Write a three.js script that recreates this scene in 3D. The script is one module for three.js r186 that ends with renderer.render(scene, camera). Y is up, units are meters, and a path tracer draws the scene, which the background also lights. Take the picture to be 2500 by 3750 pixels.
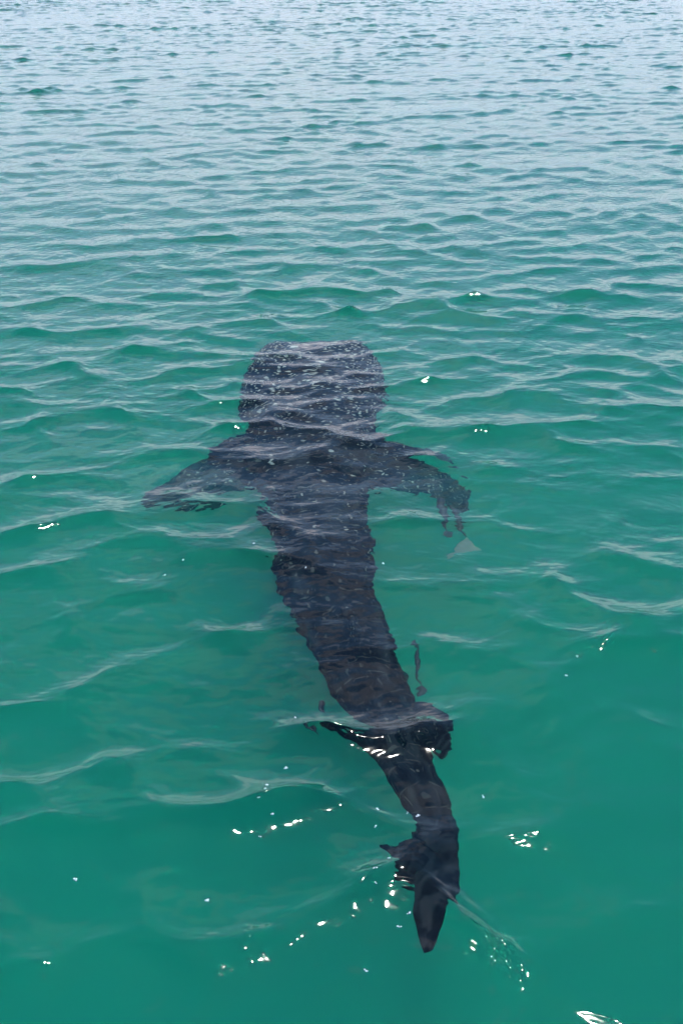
import * as THREE from 'three';
import { mergeGeometries } from 'three/addons/utils/BufferGeometryUtils.js';

// ---------------------------------------------------------------- camera, sky, sun, exposure
const scene = new THREE.Scene();
const camera = new THREE.PerspectiveCamera(48.12, 682 / 1024, 0.1, 4000);
camera.position.set(0, 3, 0);
camera.rotation.set(THREE.MathUtils.degToRad(-26.84), 0, 0);

const renderer = new THREE.WebGLRenderer({ antialias: true });
renderer.setSize(682, 1024);
renderer.toneMapping = THREE.LinearToneMapping;
renderer.toneMappingExposure = 1.0;
renderer.shadowMap.enabled = true;

let seed = 20240611;
function rnd() { seed = (seed + 0x6d2b79f5) | 0; let t = Math.imul(seed ^ (seed >>> 15), 1 | seed); t = (t + Math.imul(t ^ (t >>> 7), 61 | t)) ^ t; return ((t ^ (t >>> 14)) >>> 0) / 4294967296; }
function gauss() { return Math.sqrt(-2 * Math.log(1 - rnd() + 1e-12)) * Math.cos(2 * Math.PI * rnd()); }
const { clamp, lerp, smoothstep } = THREE.MathUtils;
function hash3(x, y, z) { let h = Math.imul(x, 374761393) ^ Math.imul(y, 668265263) ^ Math.imul(z, 1274126177); h = Math.imul(h ^ (h >>> 13), 1274126177); return ((h ^ (h >>> 16)) >>> 0) / 4294967296; }
function noise3(x, y, z) {
  const ix = Math.floor(x), iy = Math.floor(y), iz = Math.floor(z), f = (t) => t * t * (3 - 2 * t), u = f(x - ix), v = f(y - iy), w = f(z - iz);
  const c = (a, b, d) => hash3(ix + a, iy + b, iz + d);
  return lerp(lerp(lerp(c(0, 0, 0), c(1, 0, 0), u), lerp(c(0, 1, 0), c(1, 1, 0), u), v), lerp(lerp(c(0, 0, 1), c(1, 0, 1), u), lerp(c(0, 1, 1), c(1, 1, 1), u), v), w);
}
function fbm(x, y, z, n = 4) { let s = 0, a = 0.5; for (let i = 0; i < n; i++, a *= 0.5, x = x * 2.03 + 7.1, y = y * 2.03 + 3.7, z = z * 2.03 + 1.9) s += a * noise3(x, y, z); return s; }

const sunDir = new THREE.Vector3();
{
  const el = THREE.MathUtils.degToRad(64.5), az = THREE.MathUtils.degToRad(14);
  sunDir.set(Math.cos(el) * Math.sin(az), Math.sin(el), -Math.cos(el) * Math.cos(az));
}
{
  // clear air paling towards the horizon, with thin high cloud streaks all round
  const W = 1024, Hh = 512, data = new Float32Array(W * Hh * 4);
  const stops = [[0, 0.56, 0.77, 1.06], [0.06, 0.72, 0.90, 1.20], [0.15, 1.50, 1.50, 1.74], [0.24, 0.62, 0.90, 1.38], [0.42, 0.26, 0.54, 1.04], [0.70, 0.14, 0.39, 0.86], [1, 0.12, 0.36, 0.80]], white = [1.5, 1.42, 1.5];
  for (let r = 0; r < Hh; r++) for (let c = 0; c < W; c++) {
    const up = ((r + 0.5) / Hh - 0.5) * Math.PI, a = ((c + 0.5) / W - 0.5) * 2 * Math.PI, y = Math.sin(up), x = Math.cos(a) * Math.cos(up), z = Math.sin(a) * Math.cos(up);
    const h = Math.max(0, y), o = (r * W + c) * 4;
    let s = 0;
    while (s < stops.length - 2 && h > stops[s + 1][0]) s++;
    const t = (h - stops[s][0]) / (stops[s + 1][0] - stops[s][0]);
    const k = 1 / (h + 0.25), n = fbm(x * k * 2.1 + 11, 4.2, z * k * 3.4 + 5, 5);
    const cloud = smoothstep(n, 0.54, 0.78) * 0.38;
    const cs = Math.max(0, x * sunDir.x + y * sunDir.y + z * sunDir.z), glow = 0.2 * Math.pow(cs, 16);
    for (let i = 0; i < 3; i++) data[o + i] = lerp(lerp(stops[s][i + 1], stops[s + 1][i + 1], t), white[i], cloud) + glow * [1, 0.96, 0.9][i];
    data[o + 3] = 1;
  }
  const sky = new THREE.DataTexture(data, W, Hh, THREE.RGBAFormat, THREE.FloatType);
  sky.mapping = THREE.EquirectangularReflectionMapping;
  sky.magFilter = THREE.LinearFilter;
  sky.needsUpdate = true;
  scene.background = sky;
  scene.environment = sky;
}
const sun = new THREE.DirectionalLight(new THREE.Color().setRGB(1, 0.95, 0.87), 3.2);
sun.name = 'sun';
sun.position.copy(sunDir).multiplyScalar(60);
sun.castShadow = true;
sun.shadow.mapSize.set(4096, 4096);
sun.shadow.radius = 1.1;
Object.assign(sun.shadow.camera, { left: -14, right: 14, top: 14, bottom: -14, near: 1, far: 140 });
sun.target.position.set(0, 0, -6);
scene.add(sun, sun.target);

// ---------------------------------------------------------------- wave fields
function fft(re, im, n, stride, off) {   // in place, radix 2
  for (let i = 1, j = 0; i < n; i++) {
    let b = n >> 1;
    for (; j & b; b >>= 1) j ^= b;
    j ^= b;
    if (i < j) { const p = off + i * stride, q = off + j * stride; let t = re[p]; re[p] = re[q]; re[q] = t; t = im[p]; im[p] = im[q]; im[q] = t; }
  }
  for (let len = 2; len <= n; len <<= 1) {
    const ang = 2 * Math.PI / len, wr = Math.cos(ang), wi = Math.sin(ang), half = len >> 1;
    for (let i = 0; i < n; i += len) {
      let cr = 1, ci = 0;
      for (let k = 0; k < half; k++) {
        const p = off + (i + k) * stride, q = p + half * stride, xr = re[q] * cr - im[q] * ci, xi = re[q] * ci + im[q] * cr;
        re[q] = re[p] - xr; im[q] = im[p] - xi; re[p] += xr; im[p] += xi;
        const t = cr * wr - ci * wi; ci = cr * wi + ci * wr; cr = t;
      }
    }
  }
}
function fft2(re, im, n) { for (let r = 0; r < n; r++) fft(re, im, n, 1, r * n); for (let c = 0; c < n; c++) fft(re, im, n, n, c); }
// A periodic patch of sea of side L: bands are [shortest, longest wavelength, rms slope, direction in degrees, spread power, exponent]
function patch(n, L, bands) {
  const sr = new Float32Array(n * n), si = new Float32Array(n * n);
  for (const [l0, l1, slope, dir, spread, expo] of bands) {
    const d = THREE.MathUtils.degToRad(dir), dx = Math.cos(d), dz = Math.sin(d), list = [];
    let sum = 0;
    for (let j = 0; j < n; j++) for (let i = 0; i < n; i++) {
      const kx = (i < n / 2 ? i : i - n) * 2 * Math.PI / L, kz = (j < n / 2 ? j : j - n) * 2 * Math.PI / L, k = Math.hypot(kx, kz);
      if (k < 2 * Math.PI / l1 || k > 2 * Math.PI / l0) continue;
      const c = (kx * dx + kz * dz) / k;
      if (c <= 0) continue;
      const a = Math.pow(k, -expo) * Math.pow(c, spread), ar = gauss() * a, ai = gauss() * a;
      list.push(j * n + i, ar, ai);
      sum += (ar * ar + ai * ai) * k * k / 2;
    }
    const s = slope / Math.sqrt(sum);
    for (let m = 0; m < list.length; m += 3) { sr[list[m]] += list[m + 1] * s; si[list[m]] += list[m + 2] * s; }
  }
  // height, and sideways shifts that sharpen the crests (Gerstner)
  const out = [];
  for (let f = 0; f < 3; f++) {
    const re = new Float32Array(n * n), im = new Float32Array(n * n);
    for (let j = 0; j < n; j++) for (let i = 0; i < n; i++) {
      const o = j * n + i, kx = (i < n / 2 ? i : i - n), kz = (j < n / 2 ? j : j - n), k = Math.hypot(kx, kz) || 1;
      if (f === 0) { re[o] = sr[o]; im[o] = si[o]; } else { const q = (f === 1 ? kx : kz) / k; re[o] = -si[o] * q; im[o] = sr[o] * q; }
    }
    fft2(re, im, n);
    out.push(re);
  }
  return { n, L, h: out[0], dx: out[1], dz: out[2] };
}
const W4 = new Float64Array(4);
function cubic(t) { const t2 = t * t, t3 = t2 * t; W4[0] = -0.5 * t3 + t2 - 0.5 * t; W4[1] = 1.5 * t3 - 2.5 * t2 + 1; W4[2] = -1.5 * t3 + 2 * t2 + 0.5 * t; W4[3] = 0.5 * t3 - 0.5 * t2; return W4; }
const cxw = new Float64Array(4), czw = new Float64Array(4);
function sample(p, x, z, out) {
  const n = p.n, m = n - 1, fx = x / p.L * n, fz = z / p.L * n, ix = Math.floor(fx), iz = Math.floor(fz);
  cxw.set(cubic(fx - ix)); czw.set(cubic(fz - iz));
  let a = 0, b = 0, c = 0;
  for (let j = 0; j < 4; j++) {
    const row = ((iz + j - 1) & m) * n;
    for (let i = 0; i < 4; i++) { const o = row + ((ix + i - 1) & m), w = cxw[i] * czw[j]; a += p.h[o] * w; b += p.dx[o] * w; c += p.dz[o] * w; }
  }
  out[0] = a; out[1] = b; out[2] = c;
}
// wave travel is mostly towards the viewer (+z = 90 degrees) with crossing trains
const seaA = patch(1024, 17.3, [[0.9, 3.0, 0.034, 80, 2.5, 1.9], [0.36, 1.0, 0.056, 100, 3, 1.8]]);
const seaB = patch(1024, 11.9, [[0.34, 1.0, 0.062, 46, 4, 1.8], [0.28, 0.85, 0.052, 134, 4, 1.8]]);
const seaC = patch(1024, 6.1, [[0.14, 0.45, 0.078, 92, 2.5, 1.8], [0.08, 0.20, 0.045, 75, 1.2, 1.8]]);
const CHOP = 3.0, CHOP_SHORT = 1.3, PEAK = 17.0, ROT = Math.cos(0.31), ROS = Math.sin(0.31);
const sa = [0, 0, 0], sb = [0, 0, 0], sc = [0, 0, 0];
function surface(x, z, out) {
  sample(seaA, x, z, sa);
  sample(seaB, x * ROT + z * ROS + 3.3, -x * ROS + z * ROT + 1.7, sb);
  sample(seaC, x, z, sc);
  // gusts: the wind ruffles some patches more than others, and raises few short ripples in the lee of the boat that the viewer stands on
  const gust = 0.84 + 0.34 * smoothstep(fbm(x * 0.33 + 40, 6.5, z * 0.21 + 90, 3), 0.28, 0.62), lee = smoothstep(-z, 3.2, 12), big = gust * (1.10 - 0.34 * lee), small = gust * (0.50 + 0.80 * lee), h = (sa[0] + sb[0]) * big;
  // short ripples spreading from the tail tip, which has just stirred the water
  const rx = x - 0.30, rz = z + 2.72, r = Math.hypot(rx, rz), wake = 0.0036 * Math.exp(-(((x - 0.50) / 0.15) ** 2) - ((z + 2.72) / 0.24) ** 2) * (Math.cos(r * 84) + 0.8 * Math.cos(x * 66 - z * 45 + 2 * Math.sin(z * 13)));
  out[0] = h + PEAK * h * h - 0.002 + sc[0] * small + wake;   // peaked crests over flat troughs
  out[1] = CHOP * big * (sa[1] + sb[1] * ROT - sb[2] * ROS) + CHOP_SHORT * small * sc[1];
  out[2] = CHOP * big * (sa[2] + sb[1] * ROS + sb[2] * ROT) + CHOP_SHORT * small * sc[2];
}
function heightAt(x, z) { const o = [0, 0, 0]; let px = x, pz = z; for (let i = 0; i < 4; i++) { surface(px, pz, o); px = x - o[1]; pz = z - o[2]; } surface(px, pz, o); return o[0]; }

// ---------------------------------------------------------------- water
function structure(o, name) { o.name = name; o.userData.kind = 'structure'; o.castShadow = o.receiveShadow = true; scene.add(o); return o; }
{
  const zs = [], ahead = [];
  for (let z = 1.15, step; z < 64; z += step) { ahead.push(z); step = clamp(z * z / 1500, 0.006, 0.12); }
  for (let z = 64, step = 0.14; z < 1800; z += step, step *= 1.12) ahead.push(z);
  ahead.push(1800);
  for (let z = 1.15 - 0.012, step = 0.014, l = []; ; z -= step, step *= 1.1) { if (z < -700) { zs.push(...l.reverse()); break; } l.push(z); }
  zs.push(...ahead);
  const ss = [], IN = 560;
  for (let i = 0; i <= IN; i++) ss.push(-1 + 2 * i / IN);
  for (let k = 1, s = 1, d = 2 / IN; k < 48; k++) { d *= 1.2; s += d; ss.push(s); ss.unshift(-s); }
  const nx = ss.length, nz = zs.length, pos = new Float32Array(nx * nz * 3), uv = new Float32Array(nx * nz * 2), idx = new Uint32Array((nx - 1) * (nz - 1) * 6), o = [0, 0, 0];
  for (let j = 0, v = 0; j < nz; j++) {
    const half = Math.max(1.3, 0.8 + 0.40 * zs[j]), far = Math.max(0, Math.abs(zs[j]) - 64);
    for (let i = 0; i < nx; i++, v++) {
      const x = ss[i] * half, z = -zs[j], out = Math.max(0, Math.abs(ss[i]) - 1) * half, fade = 1 / (1 + far * 0.02 + out * 0.05);
      surface(x, z, o);
      pos[v * 3] = x + o[1] * fade; pos[v * 3 + 1] = o[0] * fade; pos[v * 3 + 2] = z + o[2] * fade;
      uv[v * 2] = x; uv[v * 2 + 1] = z;
    }
  }
  for (let j = 0, q = 0; j < nz - 1; j++) for (let i = 0; i < nx - 1; i++) {
    const a = j * nx + i, b = a + 1, c = a + nx, d = c + 1;
    idx[q++] = a; idx[q++] = b; idx[q++] = d; idx[q++] = a; idx[q++] = d; idx[q++] = c;
  }
  const g = new THREE.BufferGeometry();
  g.setAttribute('position', new THREE.BufferAttribute(pos, 3));
  g.setAttribute('uv', new THREE.BufferAttribute(uv, 2));
  g.setIndex(new THREE.BufferAttribute(idx, 1));
  g.computeVertexNormals();
  // fine ripples as relief
  const N = 1024, L = 3.7, fine = patch(N, L, [[0.03, 0.13, 0.030, 95, 1.2, 1.8], [0.05, 0.16, 0.020, 30, 1.5, 1.8]]);
  let lo = 1e9, hi = -1e9;
  for (const h of fine.h) { lo = Math.min(lo, h); hi = Math.max(hi, h); }
  const bump = new THREE.DataTexture(Float32Array.from({ length: N * N * 4 }, (_, i) => ((i & 3) === 3 ? 1 : (fine.h[i >> 2] - lo) / (hi - lo))), N, N, THREE.RGBAFormat, THREE.FloatType);
  bump.wrapS = bump.wrapT = THREE.RepeatWrapping; bump.magFilter = THREE.LinearFilter;
  bump.repeat.set(1 / L, 1 / L); bump.needsUpdate = true;
  const m = new THREE.MeshPhysicalMaterial({ color: 0xffffff, roughness: 0.05, metalness: 0, transmission: 1, thickness: 4, ior: 1.333, bumpMap: bump, bumpScale: hi - lo });
  m.name = 'sea_water';
  m.attenuationColor = new THREE.Color().setRGB(0.68, 0.953, 0.914);
  m.attenuationDistance = 1.0;
  structure(new THREE.Mesh(g, m), 'water');
  console.log('water', nx, nz, nx * nz, 'fine relief', (hi - lo).toFixed(4));
}
{
  // pale sandy bottom with low dunes
  const g = new THREE.PlaneGeometry(1, 1, 160, 160).rotateX(-Math.PI / 2), p = g.attributes.position;
  for (let i = 0; i < p.count; i++) {
    const f = (t) => Math.sign(t) * (Math.abs(t) * 60 + Math.pow(Math.abs(t) * 2, 4) * 1800);
    const x = f(p.getX(i)), z = f(p.getZ(i));
    p.setXYZ(i, x, -3.3 + 0.25 * (fbm(x * 0.3 + 50, 1, z * 0.3 + 50, 3) - 0.5), z - 10);
  }
  g.computeVertexNormals();
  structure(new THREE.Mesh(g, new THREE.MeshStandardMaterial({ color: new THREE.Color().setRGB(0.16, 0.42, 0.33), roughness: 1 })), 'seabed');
}
{
  // suspended silt and plankton, in thin drifting sheets one under another
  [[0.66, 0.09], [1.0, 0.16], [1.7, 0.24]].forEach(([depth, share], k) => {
    const g = new THREE.PlaneGeometry(1, 1, 120, 120).rotateX(-Math.PI / 2), p = g.attributes.position;
    for (let i = 0; i < p.count; i++) {
      const f = (t) => Math.sign(t) * (Math.abs(t) * 50 + Math.pow(Math.abs(t) * 2, 5) * 1700);
      const x = f(p.getX(i)), z = f(p.getZ(i));
      p.setXYZ(i, x, -depth + 0.16 * (fbm(x * 0.8 + 80 + k * 9, k * 3.3, z * 0.8 + 80, 3) - 0.45), z - 8);
    }
    g.computeVertexNormals();
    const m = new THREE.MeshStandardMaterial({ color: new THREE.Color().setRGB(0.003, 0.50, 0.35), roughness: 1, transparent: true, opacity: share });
    m.name = 'silt';
    const o = structure(new THREE.Mesh(g, m), k ? 'silt_layer_' + String(k).padStart(3, '0') : 'silt_layer');
    o.userData.kind = 'structure';
  });
}

// ---------------------------------------------------------------- whale shark
const V = (x, y, z) => new THREE.Vector3(x, y, z);
const LEN = 6.1, BODY_V = 0.8;
// z, x, depth of the middle, width, height of the body, from the snout to the tail stalk
const RINGS = [
  [-9.50, -0.22, 0.43, 0.30, 0.03], [-9.475, -0.22, 0.43, 0.72, 0.10], [-9.41, -0.22, 0.44, 0.86, 0.20], [-9.30, -0.22, 0.45, 0.93, 0.30], [-9.13, -0.22, 0.47, 1.03, 0.38], [-8.87, -0.223, 0.50, 1.12, 0.47],
  [-8.58, -0.225, 0.53, 1.145, 0.54], [-8.15, -0.22, 0.56, 1.09, 0.62], [-7.76, -0.22, 0.58, 0.99, 0.66], [-7.40, -0.215, 0.60, 0.90, 0.68], [-7.07, -0.20, 0.61, 0.815, 0.69], [-6.75, -0.174, 0.61, 0.73, 0.68], [-6.38, -0.141, 0.61, 0.64, 0.66],
  [-6.02, -0.114, 0.60, 0.595, 0.63], [-5.70, -0.090, 0.58, 0.55, 0.60], [-5.40, -0.048, 0.57, 0.495, 0.56], [-5.14, 0.018, 0.56, 0.445, 0.52], [-4.88, 0.077, 0.54, 0.405, 0.47], [-4.64, 0.126, 0.52, 0.37, 0.42],
  [-4.41, 0.188, 0.50, 0.33, 0.37], [-4.20, 0.252, 0.48, 0.285, 0.32], [-4.00, 0.295, 0.46, 0.24, 0.27], [-3.81, 0.340, 0.44, 0.21, 0.23], [-3.62, 0.372, 0.42, 0.175, 0.19], [-3.45, 0.380, 0.40, 0.12, 0.13], [-3.36, 0.375, 0.39, 0.02, 0.03],
];
function ringAt(t) {   // Catmull-Rom through RINGS
  const n = RINGS.length - 1, f = clamp(t, 0, 1) * n, i = Math.min(n - 1, Math.floor(f)), q = cubic(f - i), r = (k) => RINGS[clamp(k, 0, n)];
  return [0, 1, 2, 3, 4].map((c) => q[0] * r(i - 1)[c] + q[1] * r(i)[c] + q[2] * r(i + 1)[c] + q[3] * r(i + 2)[c]);
}
function sharkBody() {
  const nr = 200, ns = 96, pos = [], uv = [], idx = [];
  for (let j = 0; j <= nr; j++) {
    const [z, x, d, w, h] = ringAt(j / nr), [z2, x2] = ringAt(Math.min(1, j / nr + 0.01)), [z1, x1] = ringAt(Math.max(0, j / nr - 0.01));
    const t = new THREE.Vector2(x2 - x1, z2 - z1).normalize(), side = [-t.y * -1, t.x * -1];   // across the spine, towards +x
    const s = (z + 9.5) / LEN, head = 1 - smoothstep(s, 0.05, 0.35), ridge = smoothstep(s, 0.16, 0.3) * (1 - smoothstep(s, 0.8, 0.95));
    for (let i = 0; i <= ns; i++) {
      const a = 2 * Math.PI * i / ns - Math.PI / 2, ca = Math.cos(a), sn = Math.sin(a), e = lerp(0.95, 0.72, head);   // starts under the belly
      let px = Math.sign(ca) * Math.pow(Math.abs(ca), e), py = Math.sign(sn) * Math.pow(Math.abs(sn), sn > 0 ? lerp(1.0, 0.95, head) : 1);
      const el = Math.asin(clamp(sn, -1, 1));
      const bump = 1 + ridge * (0.05 * Math.exp(-(((el - 0.35) / 0.09) ** 2)) + 0.045 * Math.exp(-(((el - 0.75) / 0.08) ** 2)) + 0.06 * Math.exp(-(((el - 1.57) / 0.1) ** 2)));
      px *= w / 2 * bump; py *= h / 2 * bump;
      pos.push(x + side[0] * px, -d + py, z + side[1] * px);
      uv.push(s, BODY_V * i / ns);
    }
  }
  for (let j = 0; j < nr; j++) for (let i = 0; i < ns; i++) { const a = j * (ns + 1) + i, b = a + 1, c = a + ns + 1, d = c + 1; idx.push(a, b, c, b, d, c); }
  return build(pos, uv, idx);
}
function build(pos, uv, idx) {
  const g = new THREE.BufferGeometry();
  g.setAttribute('position', new THREE.Float32BufferAttribute(pos, 3));
  g.setAttribute('uv', new THREE.Float32BufferAttribute(uv, 2));
  g.setIndex(idx);
  g.computeVertexNormals();
  return g;
}
// A fin from its leading and its trailing edge, root to tip; foil-shaped across
function fin(lead, trail, thick, u0 = 0.1, u1 = 0.9, v0 = 0.83, v1 = 0.99) {
  const A = new THREE.CatmullRomCurve3(lead.map((p) => V(...p))), B = new THREE.CatmullRomCurve3(trail.map((p) => V(...p)));
  const ns = 36, nc = 24, pos = [], uv = [], idx = [];
  for (let j = 0; j <= ns; j++) {
    const t = j / ns, a = A.getPoint(t), b = B.getPoint(t), c = b.clone().sub(a), along = A.getTangent(t).add(B.getTangent(t)), n = c.clone().cross(along).normalize();
    const th = thick * Math.pow(1 - t, 0.7) + 0.004;
    for (let i = 0; i <= nc; i++) {
      const q = 2 * Math.PI * i / nc, s = 0.5 - 0.5 * Math.cos(q), y = Math.sin(q) * Math.sqrt(Math.max(0, 1 - s)) * 0.9 * th;
      const wob = 0.012 * Math.sin(t * 23 + s * 5) * s * (j < ns ? 1 : 0);
      const p = a.clone().addScaledVector(c, s * (1 + wob * 2)).addScaledVector(n, y);
      pos.push(p.x, p.y, p.z);
      uv.push(lerp(u0, u1, t), lerp(v0, v1, s));
    }
  }
  for (let j = 0; j < ns; j++) for (let i = 0; i < nc; i++) { const a = j * (nc + 1) + i, b = a + 1, c = a + nc + 1, d = c + 1; idx.push(a, c, b, b, c, d); }
  return build(pos, uv, idx);
}
function sharkSkin() {
  const W = 2048, H = 1024, px = new Float32Array(W * H * 3), bodyH = H * BODY_V;
  for (let y = 0; y < H; y++) for (let x = 0; x < W; x++) {
    const o = (y * W + x) * 3, s = x / W;
    let pale = 0;
    if (y < bodyH) {
      const up = -Math.cos(2 * Math.PI * y / bodyH);   // -1 belly, 1 back
      pale = smoothstep(-up, 0.35 + 0.25 * (fbm(s * 30, 2, y * 0.01, 3) - 0.5), 0.75);
    }
    const n = 0.7 + 0.6 * fbm(s * 60, 9, y * 0.03, 4), g = fbm(s * 14 + 4, 5, y * 0.012, 3), m = 0.25 + 1.9 * smoothstep(fbm(s * 26 + 9, 12, y * 0.016 + 3, 4), 0.34, 0.66);
    px[o] = lerp((0.006 * n + 0.014 * g) * m, 0.46, pale); px[o + 1] = lerp((0.007 * n + 0.014 * g) * m, 0.47, pale); px[o + 2] = lerp((0.009 * n + 0.013 * g) * m, 0.44, pale);
  }
  const blot = (sx, sy, rx, ry, amt, tilt = 0) => {   // centre and radii in pixels
    const R = Math.ceil(Math.max(rx, ry)) + 2, c = Math.cos(tilt), s = Math.sin(tilt);
    for (let y = Math.floor(sy - R); y <= sy + R; y++) for (let x = Math.floor(sx - R); x <= sx + R; x++) {
      if (x < 0 || x >= W || y < 0 || y >= H) continue;
      const ax = x - sx, ay = y - sy, d = Math.hypot((ax * c + ay * s) / rx, (-ax * s + ay * c) / ry) + 0.5 * (noise3(x * 0.5, y * 0.5, 3) - 0.5), k = amt * (1 - smoothstep(d, 0.6, 1.15)), o = (y * W + x) * 3;
      if (k > 0) { px[o] = lerp(px[o], 0.80, k); px[o + 1] = lerp(px[o + 1], 0.74, k); px[o + 2] = lerp(px[o + 2], 0.62, k); }
    }
  };
  const pm = W / LEN;   // pixels a metre along the body
  const girthAt = (s) => { let best = RINGS[0]; for (const r of RINGS) if ((r[0] + 9.5) / LEN <= s) best = r; return Math.PI * (best[3] + best[4]) / 2; };
  // head and shoulders: crowded small spots in wavering rows; behind them rows of larger spots between pale bars
  for (let s = 0.004; s < 0.36; s += 0.0052 + 0.016 * s) {
    const girth = girthAt(s), pv = bodyH / girth;
    for (let m = 0; m < girth; m += 0.036 + 0.06 * s) {
      if (rnd() < 0.22) continue;
      const yy = (m + 0.02 * gauss()) * pv, up = -Math.cos(2 * Math.PI * yy / bodyH);
      if (up < -0.3) continue;
      const r = 0.0062 + 0.005 * rnd() * (rnd() < 0.25 ? 1.7 : 1);
      blot((s + 0.002 * gauss()) * W, yy, r * pm, r * pv * (0.9 + 0.7 * rnd()), (0.6 + 0.4 * rnd()) * (1 - 0.45 * smoothstep(s, 0.18, 0.36)), rnd() * 0.8 - 0.4);
    }
  }
  for (let s = 0.36, k = 0; s < 0.97; s += 0.0125, k++) {
    const girth = girthAt(s), pv = bodyH / girth;
    for (let m = 0; m < girth; m += 0.075) {
      const yy = (m + 0.016 * gauss()) * pv, up = -Math.cos(2 * Math.PI * yy / bodyH);
      if (up < -0.35 || rnd() < 0.3) continue;
      if (k % 2) { const r = 0.008 + 0.010 * rnd(); blot((s + 0.002 * gauss()) * W, yy, r * pm, r * pv, (0.15 + 0.7 * rnd() * rnd()) * (1 - 0.8 * smoothstep(s, 0.45, 0.75)), rnd() * 3); }
      else blot((s + 0.0015 * gauss()) * W, yy, 0.007 * pm, (0.03 + 0.02 * rnd()) * pv, (0.08 + 0.14 * rnd()) * (1 - 0.7 * smoothstep(s, 0.45, 0.8)), 0.3 * (rnd() - 0.5));
    }
  }
  for (let k = 0; k < 2600; k++) { const s = 0.2 + 0.72 * rnd(), pv = bodyH / girthAt(s), r = 0.003 + 0.005 * rnd(); blot(s * W, bodyH * (0.22 + 0.56 * rnd()), r * pm, r * pv, (0.04 + 0.2 * rnd() * rnd()) * (1 - 0.7 * smoothstep(s, 0.4, 0.75)), rnd() * 3); }
  for (let k = 0; k < 260; k++) blot(rnd() * W * 0.5, H * (0.82 + 0.17 * rnd()), 6 + 5 * rnd(), 1.2 + 0.9 * rnd(), 0.15 + 0.45 * rnd(), 0);
  const data = new Uint8Array(W * H * 4), enc = (v) => 255 * (v <= 0.0031308 ? v * 12.92 : 1.055 * Math.pow(v, 1 / 2.4) - 0.055);
  for (let i = 0; i < W * H; i++) { data[i * 4] = enc(px[i * 3]); data[i * 4 + 1] = enc(px[i * 3 + 1]); data[i * 4 + 2] = enc(px[i * 3 + 2]); data[i * 4 + 3] = 255; }
  const t = new THREE.DataTexture(data, W, H);
  t.colorSpace = THREE.SRGBColorSpace; t.magFilter = THREE.LinearFilter; t.needsUpdate = true;
  return t;
}
{
  const geos = [
    sharkBody(),
    // pectoral fins
    fin([[-0.35, -0.56, -7.74], [-0.70, -0.60, -7.72], [-0.98, -0.69, -7.40], [-1.20, -0.82, -7.13], [-1.34, -1.02, -6.90]], [[-0.30, -0.62, -6.88], [-0.68, -0.66, -6.79], [-0.93, -0.75, -6.76], [-1.12, -0.86, -6.79], [-1.30, -0.98, -6.82]], 0.05, 0.02, 0.48, 0.84, 0.98),
    fin([[-0.05, -0.56, -7.70], [0.26, -0.60, -7.66], [0.52, -0.65, -7.50], [0.73, -0.72, -7.32], [0.85, -0.80, -7.08], [0.86, -0.93, -6.78]], [[-0.08, -0.62, -6.92], [0.27, -0.65, -6.80], [0.46, -0.69, -6.84], [0.60, -0.74, -6.84], [0.70, -0.80, -6.76], [0.78, -0.90, -6.66]], 0.05, 0.02, 0.48, 0.84, 0.98),
    // dorsal fins
    fin([[0.00, -0.36, -5.30], [0.045, -0.21, -5.02], [0.085, -0.09, -4.78]], [[0.07, -0.36, -4.86], [0.085, -0.21, -4.74], [0.10, -0.085, -4.70]], 0.045, 0.2, 0.4, 0.84, 0.9),
    fin([[0.24, -0.36, -4.28], [0.265, -0.28, -4.18], [0.285, -0.22, -4.06]], [[0.27, -0.36, -4.08], [0.28, -0.28, -4.05], [0.29, -0.215, -4.03]], 0.022, 0.2, 0.4, 0.84, 0.9),
    // pelvic and anal fins
    fin([[0.10, -0.60, -5.00], [0.26, -0.65, -4.96], [0.345, -0.70, -4.86]], [[0.12, -0.60, -4.75], [0.26, -0.66, -4.74], [0.335, -0.70, -4.79]], 0.025, 0.3, 0.6, 0.86, 0.92),
    fin([[0.24, -0.54, -4.48], [0.40, -0.58, -4.48], [0.48, -0.61, -4.40], [0.49, -0.63, -4.26]], [[0.26, -0.54, -4.24], [0.37, -0.58, -4.30], [0.43, -0.61, -4.28], [0.475, -0.63, -4.22]], 0.022, 0.5, 0.8, 0.86, 0.92),
    // tail fin: tall upper lobe, short lower lobe
    fin([[0.36, -0.36, -3.95], [0.42, -0.34, -3.60], [0.437, -0.28, -3.33], [0.413, -0.19, -3.12], [0.352, -0.10, -2.90], [0.305, -0.05, -2.76]], [[0.29, -0.50, -3.90], [0.30, -0.46, -3.55], [0.285, -0.36, -3.28], [0.268, -0.25, -3.10], [0.258, -0.13, -2.90], [0.275, -0.055, -2.75]], 0.04, 0.55, 0.95, 0.84, 0.98),
    fin([[0.36, -0.43, -3.55], [0.27, -0.54, -3.53], [0.19, -0.64, -3.61]], [[0.34, -0.39, -3.24], [0.25, -0.53, -3.40], [0.185, -0.645, -3.57]], 0.03, 0.6, 0.8, 0.84, 0.92),
  ];
  const shark = new THREE.Mesh(mergeGeometries(geos), new THREE.MeshPhysicalMaterial({ map: sharkSkin(), roughness: 0.85, metalness: 0, specularIntensity: 0.05 }));
  shark.material.name = 'shark_skin';
  shark.material.side = THREE.DoubleSide;
  shark.name = 'whale_shark';
  shark.userData = { label: 'large dark whale shark with pale spots swimming away just under the green water', category: 'shark' };
  shark.castShadow = shark.receiveShadow = true;
  scene.add(shark);
}

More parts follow.
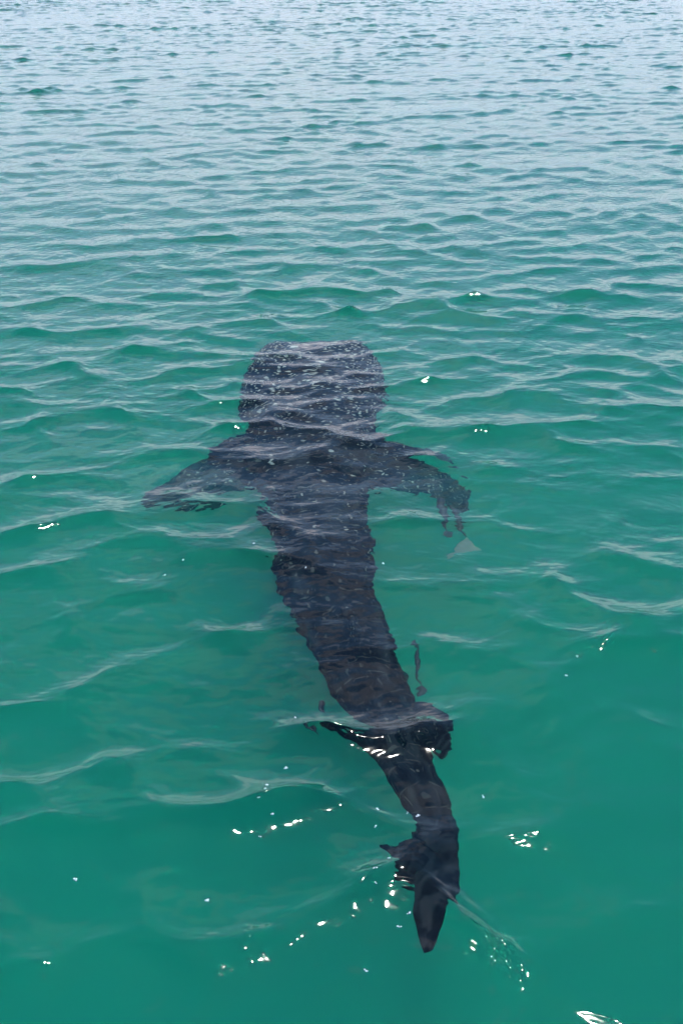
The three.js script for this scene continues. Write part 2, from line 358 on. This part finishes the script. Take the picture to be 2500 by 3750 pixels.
// ---------------------------------------------------------------- small fish around it
function tint(g, rgb) { const n = g.attributes.position.count, c = new Float32Array(n * 3); for (let i = 0; i < n; i++) c.set(rgb, i * 3); g.setAttribute('color', new THREE.BufferAttribute(c, 3)); return g; }
const fishSkin = new THREE.MeshStandardMaterial({ vertexColors: true, roughness: 0.6, side: THREE.DoubleSide });
fishSkin.name = 'fish_skin';
function fish(name, label, spine, radius, tail, dark, pale, group) {
  const at = V(...spine[0]), c = new THREE.CatmullRomCurve3(spine.map((p) => V(...p).sub(at))), ns = 24, nc = 12, pos = [], uv = [], idx = [], X = V(1, 0, 0), U = V(0, 1, 0);
  for (let j = 0; j <= ns; j++) {
    const t = j / ns, p = c.getPoint(t), r = radius * (0.12 + 0.95 * Math.pow(Math.sin(Math.PI * Math.pow(Math.min(t + 0.03, 1), 0.62)), 0.8) * (1 - 0.2 * t)) * (j === 0 ? 0.2 : 1), sd = c.getTangent(t).cross(U).normalize();
    for (let i = 0; i <= nc; i++) { const a = 2 * Math.PI * i / nc, q = p.clone().addScaledVector(sd, Math.cos(a) * r).addScaledVector(U, Math.sin(a) * r * 0.9); pos.push(q.x, q.y, q.z); uv.push(t, i / nc); }
  }
  for (let j = 0; j < ns; j++) for (let i = 0; i < nc; i++) { const a = j * (nc + 1) + i, b = a + 1, d = a + nc + 1; idx.push(a, d, b, b, d, d + 1); }
  const geos = [tint(build(pos, uv, idx), dark)];
  if (tail) {   // fan between two corners, with a shallow notch
    const e = V(...spine[spine.length - 1]).sub(at), edge = (p, k) => { const q = V(...p).sub(at), m = e.clone().lerp(q, 0.5); m.x += k; return [e.toArray(), m.toArray(), q.toArray()]; };
    geos.push(tint(fin(edge(tail[0], -0.012), edge(tail[1], 0.012), 0.012), pale));
  }
  const o = new THREE.Mesh(mergeGeometries(geos), fishSkin);
  o.name = name; o.position.copy(at); o.castShadow = o.receiveShadow = true;
  o.userData = { label, category: 'fish' };
  if (group) o.userData.group = group;
  scene.add(o);
}
const G = 'small fish swimming with the shark';
fish('remora', 'slender dark fish with pale fan tail trailing the shark pectoral fin', [[0.70, -0.60, -6.60], [0.725, -0.62, -6.40], [0.757, -0.64, -6.20]], 0.024, [[0.630, -0.70, -5.97], [0.835, -0.67, -6.04]], [0.035, 0.035, 0.03], [0.26, 0.25, 0.18], G);
fish('remora_001', 'short dark fish without a pale tail just inside the drooping pectoral fin tip', [[0.640, -0.55, -6.66], [0.630, -0.57, -6.46], [0.640, -0.60, -6.25]], 0.034, [[0.615, -0.62, -6.19], [0.665, -0.62, -6.20]], [0.03, 0.03, 0.03], [0.06, 0.055, 0.045], G);
fish('remora_002', 'thin dark fish hanging beside the shark rear flank above the anal fin', [[0.395, -0.50, -4.97], [0.388, -0.50, -4.78], [0.386, -0.52, -4.62]], 0.016, [[0.365, -0.54, -4.53], [0.415, -0.54, -4.54]], [0.03, 0.03, 0.035], [0.035, 0.035, 0.04], G);
fish('remora_003', 'tiny dark fish alone in open water on the side opposite the anal fin', [[-0.098, -0.50, -4.50], [-0.094, -0.51, -4.43], [-0.086, -0.52, -4.36]], 0.014, null, [0.025, 0.025, 0.03], null, G);

// ---------------------------------------------------------------- flecks of foam afloat
{
  const white = new THREE.MeshPhysicalMaterial({ color: new THREE.Color().setRGB(0.86, 0.87, 0.86), roughness: 0.2, clearcoat: 1, clearcoatRoughness: 0.05 });
  white.name = 'foam';
  const bubbleShape = new THREE.SphereGeometry(1, 14, 10);
  const spots = [[-0.195, -3.982], [-0.294, -3.514], [-0.296, -3.458], [-0.31, -3.386], [-0.259, -3.351], [-0.306, -3.259], [0.136, -3.412], [0.125, -3.307], [0.25, -3.389], [0.173, -3.123], [0.117, -3.062], [0.118, -3.003], [0.196, -2.835], [0.234, -2.893], [0.551, -3.487], [-0.468, -2.952], [-0.924, -5.201], [-0.846, -5.347], [1.091, -4.431], [1.016, -4.279], [-0.943, -3.056], [-0.478, -5.515], [0.08, -2.652], [-0.225, -3.645], [0.291, -3.374], [0.222, -5.347], [-0.188, -5.274]];
  spots.forEach(([x, z], k) => {
    const where = z < -4.8 ? 'beside the middle of the shark' : x > 0.05 && x < 0.4 ? 'over or beside the shark tail' : x > 0.4 ? 'in open water on the anal fin side' : 'in open water off the shark rear flank';
    const o = new THREE.Group();
    o.name = k ? 'foam_fleck_' + String(k).padStart(3, '0') : 'foam_fleck';
    o.position.set(x, heightAt(x, z), z);
    o.userData = { label: 'tiny white fleck of bubbles floating ' + where, category: 'foam', group: 'foam flecks ' + where };
    const n = 2 + Math.floor(rnd() * 3);
    for (let i = 0; i < n; i++) {
      const b = new THREE.Mesh(bubbleShape, white), r = 0.0022 + 0.0028 * rnd() * rnd(), a = rnd() * 6.3, d = i ? 0.0045 + 0.004 * rnd() : 0;
      b.name = 'bubble'; b.scale.set(r, r * 0.85, r); b.position.set(Math.cos(a) * d, r * 0.3, Math.sin(a) * d);
      b.castShadow = b.receiveShadow = true;
      o.add(b);
    }
    scene.add(o);
  });
}

renderer.render(scene, camera);
